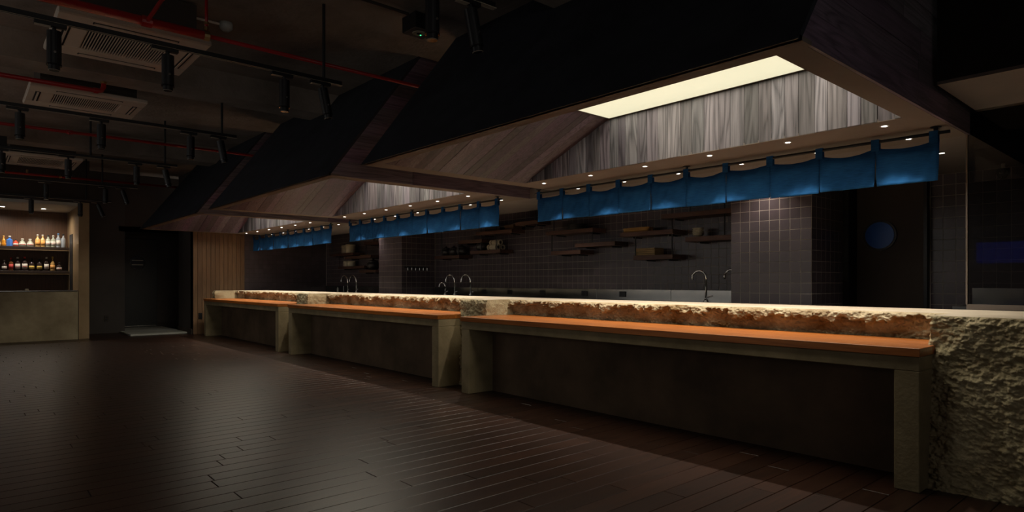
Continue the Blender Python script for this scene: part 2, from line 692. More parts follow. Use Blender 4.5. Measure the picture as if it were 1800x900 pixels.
WY = 6.9
tile_face(wl, 'x', -14.93, 4.93, 6.87, .55, 2.6, 0)
wb = struct(B(-14.93, -3.5, WY, WY + .3, 0, 2.75).build('wall_back', 'grout'), 'dark tiled kitchen back wall behind the shelves')
tile_face(wb, 'y', WY, -14.9, -3.5, .55, 2.6, 290, lambda x, y, z: z < 2.1)
wr = struct(B(-2.664, 3, 7.15, 7.45, 0, 2.75).build('wall_kitchen_right', 'grout'), 'dark tiled wall beside the kitchen door')
tile_face(wr, 'y', 7.15, -1.95, 2.9, .55, ZS, 120, lambda x, y, z: True)
pr_ = struct(B(-3.5, -2.66, 6.148, 7.45, 0, ZS).build('wall_pier_right', 'grout'), 'tiled pier left of the kitchen door')
tile_face(pr_, 'y', 6.148, -3.5, -2.66, .55, ZS, 200)
tile_face(pr_, 'x', -2.66, 6.145, 6.87, .55, ZS, 90)
pl_ = struct(B(-10.95, -10.11, 6.148, 7.2, 0, ZS).build('wall_pier_left', 'grout'), 'tiled pier between the two groups of shelves')
tile_face(pl_, 'y', 6.148, -10.95, -10.11, .55, ZS, 0)
tile_face(pl_, 'x', -10.11, 6.145, 6.88, .55, ZS, 0)

# kitchen soffits
struct(B(-14.93, -1.22, 5.37, 6.3, ZS, ZS + .12).build('ceiling_kitchen', 'soffit_grey'), 'grey-brown kitchen soffit with downlights')
struct(B(-3.5, -1.22, 6.3, 7.3, ZS, ZS + .12).build('ceiling_kitchen_right', 'soffit_grey'))
struct(B(-14.93, -3.5, 6.3, WY + .1, 2.6, 2.75).build('ceiling_cove', 'wall_dark'))
struct(B(-14.93, -3.5, 6.26, 6.3, ZS + .12, 2.6).build('trim_1', 'wall_dark'))
struct(B(-1.3, -1.22, 5.37, 7.15, ZS + .001, 2.75).build('wall_soffit_end', 'canopy_black'))
struct(B(-1.22, 3, 5.45, 7.3, 2.7, 2.85).build('ceiling_scullery', 'wall_dark'))
struct(B(-14.93, -1.3, 5.37, 5.43, ZS + .12, ZC).build('wall_over_soffit', 'wall_dark'))
# black bulkhead over the right end
struct(B(-1.19, 3, 4.49, 5.45, 2.37, ZC).build('wall_bulkhead', 'black_matte'), 'black bulkhead box at the right end')
struct(B(-1.19, 3, 4.495, 5.36, 2.35, 2.37).build('trim_2', 'soffit_grey'))
struct(B(-1.2, 3, 5.35, 5.375, 2.335, 2.35).build('trim_3', 'steel'))
gl = struct(B(-1.235, 3, 5.36, 5.37, .99, 2.34).build('window_4', 'glass_tinted'), 'tinted glass screen above the right end of counter')
B(-1.24, 3, 5.35, 5.38, .955, .99).build('window_sill', 'soffit', gl)
B(-1.245, -1.235, 5.355, 5.375, .99, 2.34).build('window_edge', 'soffit', gl)

# kitchen door; blue curtain reflection painted on its porthole
d2 = struct(B(-2.64, -1.97, 7.09, 7.149, 0, 2.17, c=.003).build('door_2', 'wall_brown'), 'dark kitchen door with a blue porthole')
fr = MB().box(-2.655, -2.60, 6.87, 7.149, 0, 2.18).box(-1.985, -1.955, 7.06, 7.149, 0, 2.18)
fr.build('door_frame', 'black', d2)
MB().tube([(-2.376, 7.09, 1.622), (-2.376, 7.068, 1.622)], .155, 40).build('porthole_ring', 'black', d2)
MB().tube([(-2.376, 7.075, 1.622), (-2.376, 7.062, 1.622)], .135, 40).build('porthole_glass', 'porthole_blue', d2)

# ------------------------------------------------------------------ canopies
SL = 1.331


def y_slope(z, y0=2.685):
    return y0 + (z - ZS) / SL


def spot(name, loc, watts, size, blend, col=(1, .88, .74), rad=.02, aim=None):
    ld = bpy.data.lights.new(name, 'SPOT')
    ld.energy = watts
    ld.spot_size = math.radians(size)
    ld.spot_blend = blend
    ld.color = col
    ld.shadow_soft_size = rad
    o = bpy.data.objects.new(name, ld)
    COL.objects.link(o)
    o.location = loc
    if aim is not None:
        dv = Vector(aim) - Vector(loc)
        o.rotation_euler = dv.to_track_quat('-Z', 'Y').to_euler()
    return o


def downlight(x, y, z, label, group, watts, size=95, blend=.7, col=(1, .88, .74), r=.021):
    t = thing('recessed_downlight', (x, y, z), label, 'downlight', group)
    MB().lathe(x, y, z, [(r * .8, -.001), (r * .8, -.003), (r * 1.35, -.004), (r * 1.35, 0)], 20).build('trim_ring', 'white_plastic', t)
    MB().lathe(x, y, z, [(0, -.0045), (r * .8, -.0045)], 20).build('lamp_disc', 'lamp_white', t)
    if watts:
        s = spot('downlight_lamp', (0, 0, -.012), watts, size, blend, col)
        s.parent = t
    return t


def canopy(i):
    dx = DX[i]
    X0, X1 = -5.11 + dx, -1.22 + dx
    O0, O1 = X0 + .19, X1 - .16          # opening
    ZP = 2.647
    XP = O0 + 1.14
    t = thing('wooden_canopy', ((X0 + X1) / 2, 4.0, ZS), ['nearest and largest black sloping canopy over the counter', 'middle black sloping canopy over the counter', 'farthest, smallest-looking black canopy over the counter'][i], 'canopy', 'canopies over the counter')
    # outer slope
    yt = y_slope(ZC)
    MB().prism([(2.685, ZS), (yt, ZC), (yt + .03, ZC), (2.725, ZS + .012), (2.725, ZS)], 'x', X0, X1).build('outer_slope', 'canopy_black', t)
    # end walls
    MB().prism([(2.72, ZS + .021), (5.37, ZS + .021), (5.37, ZC), (yt + .02, ZC)], 'x', X1 - .04, X1 - .018).build('end_wall', 'canopy_black', t)
    MB().prism([(2.72, ZS + .021), (5.37, ZS + .021), (5.37, ZC), (yt + .02, ZC)], 'x', X0, X0 + .03).build('end_wall', 'canopy_black', t)
    # boards on the right end wall
    z = ZS
    row = 0
    while z < ZC - .01:
        zb = min(z + .152, ZC)
        ya0, ya1 = y_slope(z) + .002, y_slope(zb) + .002
        cuts = [None] + sorted(random.uniform(3.4 + .3 * row * .3, 5.1) for _ in range(1)) + [5.37]
        for k in range(len(cuts) - 1):
            a0, a1 = (ya0, ya1) if cuts[k] is None else (cuts[k] + .001, cuts[k] + .001)
            c1 = cuts[k + 1] - .001
            if c1 <= max(a0, a1) + .02:
                continue
            dd = random.uniform(0, .003)
            MB().prism([(a0, z + .001), (c1, z + .001), (c1, zb - .001), (a1, zb - .001)], 'x', X1 - .018, X1 - .003 + dd).build('plank', 'plank_end', t)
        z = zb
        row += 1
    # rim
    MB().box(X0, X1, 2.70, 2.82, ZS, ZS + .02).box(X0, O0, 2.82, 4.5, ZS, ZS + .02).box(O1, X1 - .018, 2.82, 4.5, ZS, ZS + .02).build('rim', 'soffit', t)
    B(X0, X1 - .018, 4.5, 5.37, ZS, ZS + .02).build('rear_soffit', 'soffit', t)
    # lit back boards
    x = O0
    while x < O1 - .005:
        wd = min(random.choice((.085, .10, .10, .115, .13)), O1 - x)
        dd = random.uniform(0, .008)
        B(x + .001, x + wd - .001, 4.5 - dd, 4.52, ZS + .002, ZP, c=.0025).build('plank', 'plank_back', t)
        x += wd
    # flared left side: boards run up the slope
    y = 2.82
    while y < 4.5 - .005:
        wd = min(random.choice((.085, .10, .115)), 4.5 - y)
        ya, yb = y + .0008, y + wd - .0008
        fa = min(1., max(.02, SL * (ya - 2.82) / (ZP - ZS)))
        fb = min(1., max(.02, SL * (yb - 2.82) / (ZP - ZS)))
        dd = random.uniform(0, .004)
        q = lambda yy, f, h: (O0 + (XP - O0) * f + .37 * h, yy, ZS + (ZP - ZS) * f - .93 * h)
        v8 = [q(ya, 0, dd), q(yb, 0, dd), q(yb, fb, dd), q(ya, fa, dd), q(ya, 0, -.02), q(yb, 0, -.02), q(yb, fb, -.02), q(ya, fa, -.02)]
        MB().hexa(v8).build('plank', 'plank_flare', t)
        y += wd
    # inner front slope and right side
    MB().prism([(2.82, ZS + .002), (2.82 + (ZP - ZS) / SL, ZP), (2.80 + (ZP - ZS) / SL, ZP), (2.80, ZS + .002)], 'x', O0, O1).build('inner_slope', 'soffit', t)
    MB().prism([(2.82, ZS + .002), (4.5, ZS + .002), (4.5, ZP), (2.82 + (ZP - ZS) / SL, ZP)], 'x', O1, O1 + .015).build('inner_side', 'soffit', t)
    # light panel with a fine frame
    yp = 2.82 + (ZP - ZS) / SL
    B(XP + .01, O1 - .01, yp + .01, 4.485, ZP, ZP + .02).build('light_panel', 'panel_light', t)
    ld = bpy.data.lights.new('panel_lamp', 'AREA')
    ld.shape = 'RECTANGLE'
    ld.size, ld.size_y = O1 - XP - .04, 4.485 - yp - .04
    ld.energy = PANEL_W
    ld.color = (1, .92, .76)
    lo = bpy.data.objects.new('panel_lamp', ld)
    COL.objects.link(lo)
    lo.parent = t
    lo.location = Vector(((XP + O1) / 2, (yp + 4.485) / 2, ZP - .012)) - wloc(t)
    MB().box(XP, O1, 4.485, 4.5, ZP - .006, ZP + .03).box(XP, XP + .01, yp, 4.485, ZP - .006, ZP + .03).build('panel_frame', 'dark_wood', t)
    B(O0, O1, 3.14, 4.52, ZP + .035, ZP + .06).build('lid', 'canopy_black', t)
    # downlights
    for k in range(6):
        downlight(-1.53 - .65 * k + dx, 4.635, ZS, '%s downlight from the right in front of the %s blue curtain' % (ORD[k], NAMES3[i]), 'downlights in front of the curtains', DOWN_W)
    for k in range(6):
        downlight(-1.55 - .65 * k + dx, 5.18, ZS, '%s downlight from the right behind the %s blue curtain' % (ORD[k], NAMES3[i]), 'downlights behind the curtains', BACK_W if k % 2 == 0 else 0)


for i in range(3):
    canopy(i)
for x, lab in ((-1.57, 'slim linear light in the soffit right of the nearest curtain'), (-3.1, 'slim linear light in the soffit above the right tiled pier'), (-6.1, 'slim linear light in the soffit left of the nearest curtain'), (-11.0, 'slim linear light in the soffit left of the middle curtain')):
    t = thing('linear_light', (x, 5.95, ZS), lab, 'ceiling light', 'slim linear soffit lights')
    B(x - .05, x + .05, 5.93, 5.97, ZS - .004, ZS).build('housing', 'white_plastic', t)
    B(x - .043, x + .043, 5.937, 5.963, ZS - .006, ZS - .004).build('diffuser', 'lamp_slot', t)
    s = spot('linear_lamp', (0, 0, -.015), SLOT_W, 130, .8)
    s.parent = t

# ------------------------------------------------------------------ blue curtains on rods


def noren(i):
    dx = DX[i]
    xa, xb = -5.18 + dx, -1.29 + dx
    Y, ZR = 4.92, 2.143
    t = thing('short_curtain', ((xa + xb) / 2, Y, 1.82), ['largest and nearest indigo split curtain hanging over the counter', 'middle indigo split curtain hanging over the counter', 'farthest indigo split curtain hanging over the counter'][i], 'curtain', 'indigo curtains over the counter')
    MB().tube([(xa - .04, Y, ZR), (xb + .06, Y, ZR)], .011, 10).build('rod', 'black', t, smooth=True)
    for x in (xa + .02, (xa + xb) / 2, xb - .02):
        MB().tube([(x, Y, ZR), (x, Y, ZS - .003)], .013, 10).lathe(x, Y, ZS - .006, [(.032, 0), (.032, .006)], 14).build('bracket', 'black', t)
    n = 10
    pw = (xb - xa) / n
    rng = random.Random(i + 3)
    for k in range(n + 1):
        x = xa + k * pw
        x = min(max(x, xa + .03), xb - .03)
        MB().box(x - .026, x + .026, Y - .017, Y - .013, 2.075, ZR + .012).box(x - .026, x + .026, Y + .013, Y + .017, 2.075, ZR + .012).box(x - .026, x + .026, Y - .017, Y + .017, ZR + .012, ZR + .016).build('loop', 'indigo', t)
    for k in range(n):
        x0, x1 = xa + k * pw, xa + (k + 1) * pw
        nu, nv = 18, 16
        ph, am = rng.uniform(0, 6.28), rng.uniform(.004, .011)
        gl_, gr_ = rng.uniform(.0015, .009), rng.uniform(.0015, .009)
        dz = rng.uniform(-.006, .006)
        droop = rng.uniform(.014, .034)
        v, f = [], []
        for b_ in range(nv + 1):
            q = b_ / nv
            for a_ in range(nu + 1):
                p = a_ / nu
                low = max(0., (q - .35) / .65)
                xx = x0 + (gl_ * low) + (x1 - x0 - (gl_ + gr_) * low) * p
                top = 2.098 - droop * math.sin(math.pi * p)
                z = top + (1.822 + dz - top) * q
                yy = Y + am * math.sin(ph + p * 7 + q * 1.2) * (.3 + .7 * q) + .010 * math.sin(2 * math.pi * p) * q * math.sin(ph) - .012 * math.exp(-((q - .18) / .12) ** 2) * math.sin(math.pi * p)
                yy += .004 * math.sin(p * 23 + q * 9 + ph)
                v.append((xx, yy, z))
        w = nu + 1
        for b_ in range(nv):
            for a_ in range(nu):
                f.append((b_ * w + a_, b_ * w + a_ + 1, (b_ + 1) * w + a_ + 1, (b_ + 1) * w + a_))
        o = MB().add(v, f).build('cloth_panel', 'indigo', t, smooth=True)
        md = o.modifiers.new('thick', 'SOLIDIFY')
        md.thickness = .003
        md.offset = 0


for i in range(3):
    noren(i)

# ------------------------------------------------------------------ stone counter
rs = np.random.RandomState(5)
LAT = rs.rand(64, 64, 64)


def vnoise(p):
    i = np.floor(p).astype(int)
    f = p - i
    f = f * f * (3 - 2 * f)
    i0, i1 = i % 64, (i + 1) % 64
    x0, y0, z0 = i0[:, 0], i0[:, 1], i0[:, 2]
    x1, y1, z1 = i1[:, 0], i1[:, 1], i1[:, 2]
    fx, fy, fz = f[:, 0], f[:, 1], f[:, 2]
    c00 = LAT[x0, y0, z0] * (1 - fx) + LAT[x1, y0, z0] * fx
    c10 = LAT[x0, y1, z0] * (1 - fx) + LAT[x1, y1, z0] * fx
    c01 = LAT[x0, y0, z1] * (1 - fx) + LAT[x1, y0, z1] * fx
    c11 = LAT[x0, y1, z1] * (1 - fx) + LAT[x1, y1, z1] * fx
    return (c00 * (1 - fy) + c10 * fy) * (1 - fz) + (c01 * (1 - fy) + c11 * fy) * fz


def fbm(p, o=4, g=.5):
    s, a, n = 0, 1., 0
    for k in range(o):
        s = s + a * (vnoise(p * 2 ** k + k * 11.3) * 2 - 1)
        n += a
        a *= g
    return s / n


def rough_grid(name, mat, parent, P, Nrm, nu, nv, fn):
    """P(u,v) base points as arrays, pushed along Nrm by fn"""
    u, v = np.meshgrid(np.linspace(0, 1, nu + 1), np.linspace(0, 1, nv + 1))
    u, v = u.ravel(), v.ravel()
    base = P(u, v)
    dsp = fn(base, u, v)
    pts = base + np.array(Nrm)[None, :] * dsp[:, None]
    o_w = np.array(wloc(parent))
    w = nu + 1
    idx = np.arange((nu + 1) * (nv + 1)).reshape(nv + 1, nu + 1)
    f = np.stack([idx[:-1, :-1], idx[:-1, 1:], idx[1:, 1:], idx[1:, :-1]], -1).reshape(-1, 4)
    me = bpy.data.meshes.new(name)
    me.from_pydata((pts - o_w).tolist(), [], f.tolist())
    me.materials.append(MATS[mat])
    me.polygons.foreach_set('use_smooth', [True] * len(me.polygons))
    o = bpy.data.objects.new(name, me)
    COL.objects.link(o)
    o.parent = parent
    return o, pts.reshape(nv + 1, nu + 1, 3)


ZT = .955
TX = [(-5.27 + d, -1.12 + d) for d in DX]       # tables
stone = thing('stone_counter', (-7., 4.9, 0), 'long counter of rough-hewn pale stone with a smooth top', 'counter')


def hewn(coarse, fine, bulge, under=False):
    def fn(b, u, v):
        z = b[:, 2]
        n1 = fbm(b * np.array([6.2, 6.2, 8.5]), 4, .55)
        n2 = fbm(b * np.array([34, 34, 46.]) + 3.1, 3, .7)
        n3 = np.abs(fbm(b * np.array([17, 17, 24.]) + 7.7, 3, .6))
        dep = np.clip((ZT - z), 0, 1)
        edge = .016 + .15 * np.clip(vnoise(b * np.array([4.3, 0, 0]) + 1.7) * .5 + vnoise(b * np.array([17., 0, 9]) + 4.1) * .5 + vnoise(b * np.array([48., 0, 30]) + 9.1) * .35 - .48, 0, 1) if under else 9.
        prof = bulge * (1 - np.exp(-dep / .022)) * (1 - np.clip(dep / .17, 0, 1) * .3)
        if under:
            prof = prof - bulge * 1.5 * np.clip((dep - edge) / .010, 0, 1)
        return prof + coarse * n1 * np.clip(dep / .03, .15, 1) + fine * n2 * np.clip(dep / .01, .3, 1) - coarse * .7 * n3 * np.clip(dep / .03, 0, 1)
    return fn


YB = 5.26
strip_rows = []
for i, (a, b_) in enumerate(TX):
    nu = 820 if i == 0 else (520 if i == 1 else 300)
    o, pts = rough_grid('front_face', 'stone', stone, lambda u, v, a=a, b_=b_: np.stack([a + .02 + (b_ - a - .04) * u, np.full_like(u, 4.57), ZT - (ZT - .77) * v], -1), (0, -1, 0), nu, 46 if i == 0 else 28, hewn(.018, .024, .045, True))
    top = pts[0]
    v = [tuple(q) for q in top] + [(q[0], YB, ZT) for q in top]
    n = len(top)
    MB().add(v, [(k, k + 1, n + k + 1, n + k) for k in range(n - 1)]).build('countertop', 'stone_top', stone)
BL = [(-1.14, .45, 380, 230), (TX[1][1] - .02, TX[0][0] + .02, 90, 150), (TX[2][1] - .02, TX[1][0] + .02, 60, 110), (-14.55, TX[2][0] + .02, 24, 80)]
for i, (a, b_, nu, nv) in enumerate(BL):
    Y0, bat = (4.20, .12) if i == 0 else ((4.15, .02) if i == 3 else (4.25, .03))
    o, pts = rough_grid('front_block', 'stone_plain', stone, lambda u, v, a=a, b_=b_: np.stack([a + (b_ - a) * u, Y0 - bat * v, ZT - ZT * v], -1), (0, -1, 0), nu, nv, hewn(.032, .022, .03))
    top = pts[0]
    v = [tuple(q) for q in top] + [(q[0], YB, ZT) for q in top]
    n = len(top)
    MB().add(v, [(k, k + 1, n + k + 1, n + k) for k in range(n - 1)]).build('countertop', 'stone_top', stone)
    # return faces
    for xs, sg in ((b_, 1), (a, -1)):
        edge = pts[:, -1 if sg > 0 else 0]
        ny = 50 if nu > 40 else 10

        def P(u, v, xs=xs, edge=edge, nv=nv):
            k = np.clip((v * nv).round().astype(int), 0, nv)
            ye = edge[k, 1]
            return np.stack([np.full_like(u, xs), ye + (4.62 - ye) * u, edge[k, 2]], -1)
        rough_grid('side_face', 'stone_plain', stone, P, (sg, 0, 0), ny, nv, lambda b, u, v: (.022 * fbm(b * 9., 4, .6) + .01) * np.minimum(1, u * 10) * np.minimum(1, v * 20))
MB().box(-14.48, .45, 5.2, YB, .05, ZT - .001).build('rear_face', 'steel', stone)

# ------------------------------------------------------------------ concrete tables with wooden tops
ZW = .787
for i, (a, b_) in enumerate(TX):
    t = thing('counter_table', ((a + b_) / 2, 3.92, 0), ['nearest concrete counter table with an orange wood top', 'middle concrete counter table with an orange wood top', 'farthest concrete counter table with an orange wood top'][i], 'table', 'concrete tables along the counter')
    yf, yb = 3.92, 4.26
    # top boards: three long strips
    ys = [3.905, 4.13, 4.36, 4.585]
    for k in range(3):
        B(a - .004, b_ + .004, ys[k] + .0006, ys[k + 1] - .0006, ZW - .047, ZW, c=.002).build('top_board', 'table_wood', t)
    B(a, b_, yf, 4.56, ZW - .127, ZW - .049, c=.004).build('beam', 'concrete', t)
    for x0 in (a, b_ - .125):
        B(x0, x0 + .125, yf, 4.27, 0, ZW - .127, c=.004).build('leg', 'concrete', t)
    B(a + .125, b_ - .125, 4.235, 4.27, 0, ZW - .127).build('back_panel', 'plaster_dark', t)

# ------------------------------------------------------------------ kitchen counters, taps, shelves
for xa, xb, lab, cuts in ((-10.08, -3.52, 'long stainless steel worktop along the middle back wall', (-8.75, -6.0, -4.75)), (-14.88, -10.98, 'stainless steel worktop along the far back wall', (-13.9, -12.1))):
    t = thing('steel_worktop', ((xa + xb) / 2, 6.5, 0), lab, 'worktop')
    B(xa, xb, 6.18, 6.87, .86, .90, c=.004).build('top', 'steel', t)
    B(xa, xb, 6.22, 6.86, .08, .86).build('cabinet', 'steel', t)
    e = [xa] + list(cuts) + [xb]
    for k in range(len(e) - 1):
        B(e[k] + .003, e[k + 1] - .003, 6.865, 6.888, .90, 1.045, c=.003).build('backsplash', 'steel', t)
    if xa > -11:
        for x in (-8.56, -7.884, -7.112, -6.229, -5.526):
            B(x - .055, x + .055, 6.853, 6.866, .94, 1.015, c=.004).build('socket', 'black', t)
t = thing('steel_worktop', (.5, 6.8, 0), 'stainless worktop seen through the tinted glass screen', 'worktop')
B(-1.6, 2.9, 6.45, 7.12, .90, .94, c=.004).build('top', 'steel', t)
B(-1.6, 2.9, 7.10, 7.138, .94, 1.09).build('backsplash', 'steel', t)
B(-1.55, 2.9, 6.5, 7.12, .08, .9).build('cabinet', 'steel', t)


def tap(x, y, zt, r, lab, group='gooseneck taps'):
    t = thing('gooseneck_tap', (x, y, .90), lab, 'tap', group)
    h = zt - r
    path = [(x, y, .90), (x, y, h)]
    for k in range(1, 13):
        w = math.pi * k / 12 * 1.12
        path.append((x - r + r * math.cos(w), y - .05 * k / 12, h + r * math.sin(w)))
    MB().tube(path, .013, 10).build('spout', 'chrome', t, smooth=True)
    bs = MB().lathe(x, y, .90, [(.028, 0), (.028, .03), (.018, .05)], 14).build('base', 'chrome', t, smooth=True)
    MB().tube([(x, y, .965), (x + .09, y - .01, .985)], .008, 8).build('lever', 'chrome', bs, smooth=True)


tap(-3.985, 6.45, 1.275, .075, 'tall chrome gooseneck tap just left of the right tiled pier')
tap(-3.575, 6.45, 1.285, .075, 'chrome tap half hidden at the edge of the right tiled pier')
tap(-8.87, 6.45, 1.265, .10, 'left tall chrome tap of the middle sink')
tap(-8.42, 6.45, 1.265, .10, 'right tall chrome tap of the middle sink')
tap(-9.05, 6.38, 1.13, .06, 'short chrome tap at the left of the middle sink')
tap(-12.86, 6.45, 1.28, .115, 'left chrome tap of the far sink')
tap(-12.46, 6.45, 1.28, .115, 'right chrome tap of the far sink')
t = thing('soap_bottle', (-13.35, 6.45, .90), 'tiny pale bottle beside the far sink', 'bottle')
MB().lathe(-13.35, 6.45, .90, [(.02, 0), (.02, .09), (.009, .11), (.009, .125)], 12).build('body', 'white_plastic', t, smooth=True)
MB().tube([(-13.35, 6.45, 1.02), (-13.35, 6.45, 1.05), (-13.38, 6.45, 1.05)], .005, 6).build('pump', 'black', t)

SH = [(-6.77, -5.84, 1.898, 'shelf holding the stack of black plates'), (-6.18, -5.45, 1.693, 'short empty shelf lower right of the black plates'), (-6.66, -6.07, 1.60, 'short low shelf below the stack of black plates'), (-5.36, -4.54, 1.797, 'shelf holding the wicker tray'), (-5.14, -4.54, 1.488, 'shelf holding the stack of wooden boards'), (-4.71, -3.53, 1.989, 'high shelf just under the nearest curtain by the right pier'), (-4.36, -3.53, 1.686, 'shelf holding the pale bowls by the right pier'),
      (-9.71, -8.94, 1.62, 'shelf holding three dark round pots'), (-8.97, -8.31, 1.867, 'short empty shelf above the three dark round pots'), (-8.63, -7.83, 1.675, 'shelf holding the black pot and bamboo rolls'), (-8.47, -7.54, 1.989, 'high shelf holding the brown box'), (-7.46, -6.95, 2.087, 'highest shelf between the nearest and middle curtains'),
      (-14.1, -12.9, 1.80, 'far shelf holding two cream canisters'), (-13.3, -12.1, 1.717, 'far shelf with the small orange pieces'), (-13.65, -12.4, 1.497, 'far low shelf holding two cream jars'), (-12.64, -11.9, 1.40, 'lowest far shelf holding the large dark pot'), (-12.4, -11.2, 2.0, 'highest far shelf beside the left pier')]
RODS = {0: ((-6.62, 1.9, 2.6), (-6.66, 1.62, 1.87), (-5.87, 1.69, 1.87)), 3: ((-4.56, 1.49, 2.6), (-5.12, 1.49, 1.76)), 5: ((-4.3, 1.98, 2.6), (-3.85, 1.69, 2.6)), 7: ((-9.5, 1.62, 2.6), (-9.0, 1.62, 1.85)), 9: ((-8.35, 1.675, 2.6), (-7.95, 1.675, 2.6)), 11: ((-7.0, 2.08, 2.6),), 12: ((-14.0, 1.8, 2.6), (-13.6, 1.5, 1.77)), 16: ((-12.0, 2.0, 2.6), (-12.35, 1.72, 1.97))}
for k, (xa, xb, z, lab) in enumerate(SH):
    t = thing('wall_shelf', ((xa + xb) / 2, 6.74, z - .06), 'dark wooden ' + lab, 'shelf', 'dark wooden kitchen shelves')
    B(xa, xb, 6.60, 6.888, z - .058, z, c=.002).build('board', 'shelf_wood', t)
    for x in (xa + .12, xb - .14):
        B(x, x + .02, 6.70, 6.888, z - .075, z - .058).build('bracket', 'black', t)
    for x, z0, z1 in RODS.get(k, ()):
        MB().tube([(x, 6.62, z0 - .05), (x, 6.62, z1)], .008, 8).build('hanger_rod', 'black', t)

Z = lambda k: SH[k][2]
# black plates
for k in range(5):
    x = -6.25
    tag(MB().lathe(x, 6.74, Z(0) + k * .016, [(.06, 0), (.10, .004), (.14, .014), (.135, .016), (.09, .008), (0, .007)], 24).build('plate', 'dark_ceramic', loc=(x, 6.74, Z(0) + k * .016), smooth=True), 'black plate, %s from the bottom of the shelf stack' % ORD[k], 'plate', 'stacked black plates')
# wicker tray
t = thing('wicker_tray', (-5.155, 6.72, Z(3)), 'long woven wicker tray on a dark shelf', 'tray')
mb = MB()
for s in range(5):
    z = Z(3) + .008 + s * .011
    n = 26
    pth = [(-5.155 + (.20 + .002 * s) * (abs(math.cos(w)) ** .5) * (1 if math.cos(w) > 0 else -1), 6.72 + (.085) * (abs(math.sin(w)) ** .5) * (1 if math.sin(w) > 0 else -1), z + .003 * (j % 2)) for j, w in enumerate([2 * math.pi * q / n for q in range(n + 1)])]
    mb.tube(pth, .006, 6)
mb.build('woven_wall', 'wicker', t, smooth=True)
B(-5.35, -4.96, 6.64, 6.80, Z(3), Z(3) + .008, c=.002).build('base', 'wicker', t)
# wooden boards stack
for k in range(4):
    x0 = -5.14 + random.uniform(0, .02)
    tag(B(x0, x0 + .30, 6.64, 6.84, Z(4) + k * .024, Z(4) + k * .024 + .022, c=.003).build('wooden_board', 'bamboo', loc=(x0 + .15, 6.74, Z(4) + k * .024)), 'pale wooden board, %s from the bottom of its shelf stack' % ORD[k], 'board', 'stacked wooden boards')
# pale bowls
for k in range(4):
    z = Z(6) + k * .022
    tag(MB().lathe(-4.265, 6.73, z, [(.03, 0), (.03, .006), (.055, .02), (.072, .045), (.068, .045), (.05, .022), (0, .012)], 22).build('bowl', 'ceramic', loc=(-4.265, 6.73, z), smooth=True), 'cream bowl, %s from the bottom of its stack by the pier' % ORD[k], 'bowl', 'stacked cream bowls')


def pot(x, y, z, r, lab):
    t = thing('clay_pot', (x, y, z), lab, 'pot', 'dark clay pots')
    MB().lathe(x, y, z, [(r * .55, 0), (r * .9, r * .35), (r, r * .75), (r * .85, r * 1.15), (r * .8, r * 1.2)], 22).build('body', 'dark_ceramic', t, smooth=True)
    MB().lathe(x, y, z, [(r * .84, r * 1.2), (r * .6, r * 1.45), (r * .2, r * 1.58), (r * .16, r * 1.75), (0, r * 1.78)], 22).build('lid', 'dark_ceramic', t, smooth=True)


pot(-9.53, 6.74, Z(7), .10, 'left of the three dark round pots on one shelf')
pot(-9.29, 6.74, Z(7), .10, 'middle of the three dark round pots on one shelf')
pot(-9.05, 6.74, Z(7), .11, 'right and largest of the three dark round pots')
pot(-8.47, 6.74, Z(9), .11, 'black round pot beside the bamboo rolls')
pot(-12.25, 6.74, Z(15), .14, 'large dark pot on the lowest far shelf')
for k, (y, z) in enumerate(((6.68, .045), (6.78, .045), (6.73, .125))):
    t = thing('bamboo_roll', (-8.09, y, Z(9) + z - .045), '%s of three rolled bamboo mats beside the black pot' % ('front lower', 'rear lower', 'top')[k], 'rolled mat', 'rolled bamboo mats')
    mb = MB()
    for q in range(14):
        w = 2 * math.pi * q / 14
        mb.tube([(-8.22, y + .037 * math.cos(w), Z(9) + z + .037 * math.sin(w)), (-7.96, y + .037 * math.cos(w), Z(9) + z + .037 * math.sin(w))], .0085, 6)
    mb.build('sticks', 'ceramic', t)
    for x in (-8.17, -8.0):
        MB().tube([(x, y, Z(9) + z), (x + .008, y, Z(9) + z)], .046, 16).build('tie', 'dark_wood', t)
t = thing('storage_box', (-7.66, 6.74, Z(10)), 'small brown box on the high shelf', 'box')
B(-7.78, -7.56, 6.65, 6.84, Z(10), Z(10) + .06, c=.004).build('body', 'brown_box', t)
B(-7.785, -7.555, 6.645, 6.845, Z(10) + .061, Z(10) + .078, c=.003).build('lid', 'brown_box', t)
t = thing('storage_box', (-8.1, 6.74, Z(10)), 'flat dark box left of the brown box', 'box')
B(-8.28, -7.9, 6.65, 6.84, Z(10), Z(10) + .04, c=.004).build('body', 'dark_ceramic', t)
B(-8.285, -7.895, 6.645, 6.845, Z(10) + .041, Z(10) + .055, c=.003).build('lid', 'dark_ceramic', t)
for x, r, h, k, lab in ((-13.58, .075, .19, 12, 'left cream canister on the far upper shelf'), (-13.3, .11, .20, 12, 'right, wider cream canister on the far upper shelf'), (-13.49, .075, .12, 14, 'left cream jar on the far low shelf'), (-13.25, .09, .12, 14, 'right cream jar on the far low shelf')):
    t = thing('canister', (x, 6.74, Z(k)), lab, 'canister')
    MB().lathe(x, 6.74, Z(k), [(r * .95, 0), (r, .008), (r, h * .8), (r * .97, h * .82)], 22).build('body', 'ceramic', t, smooth=True)
    MB().lathe(x, 6.74, Z(k), [(r * 1.02, h * .825), (r * 1.02, h * .95), (r * .95, h), (0, h)], 22).build('lid', 'ceramic', t, smooth=True)
for k, x in enumerate((-12.72, -12.6, -12.48)):
    t = thing('small_dish', (x, 6.72, Z(13)), 'small orange dish, %s of three on the far shelf' % ('left', 'middle', 'right')[k], 'dish', 'small orange dishes')
    MB().lathe(x, 6.72, Z(13), [(.025, 0), (.045, .022), (.042, .022), (.0, .006)], 16).build('body', 'wicker', t, smooth=True)
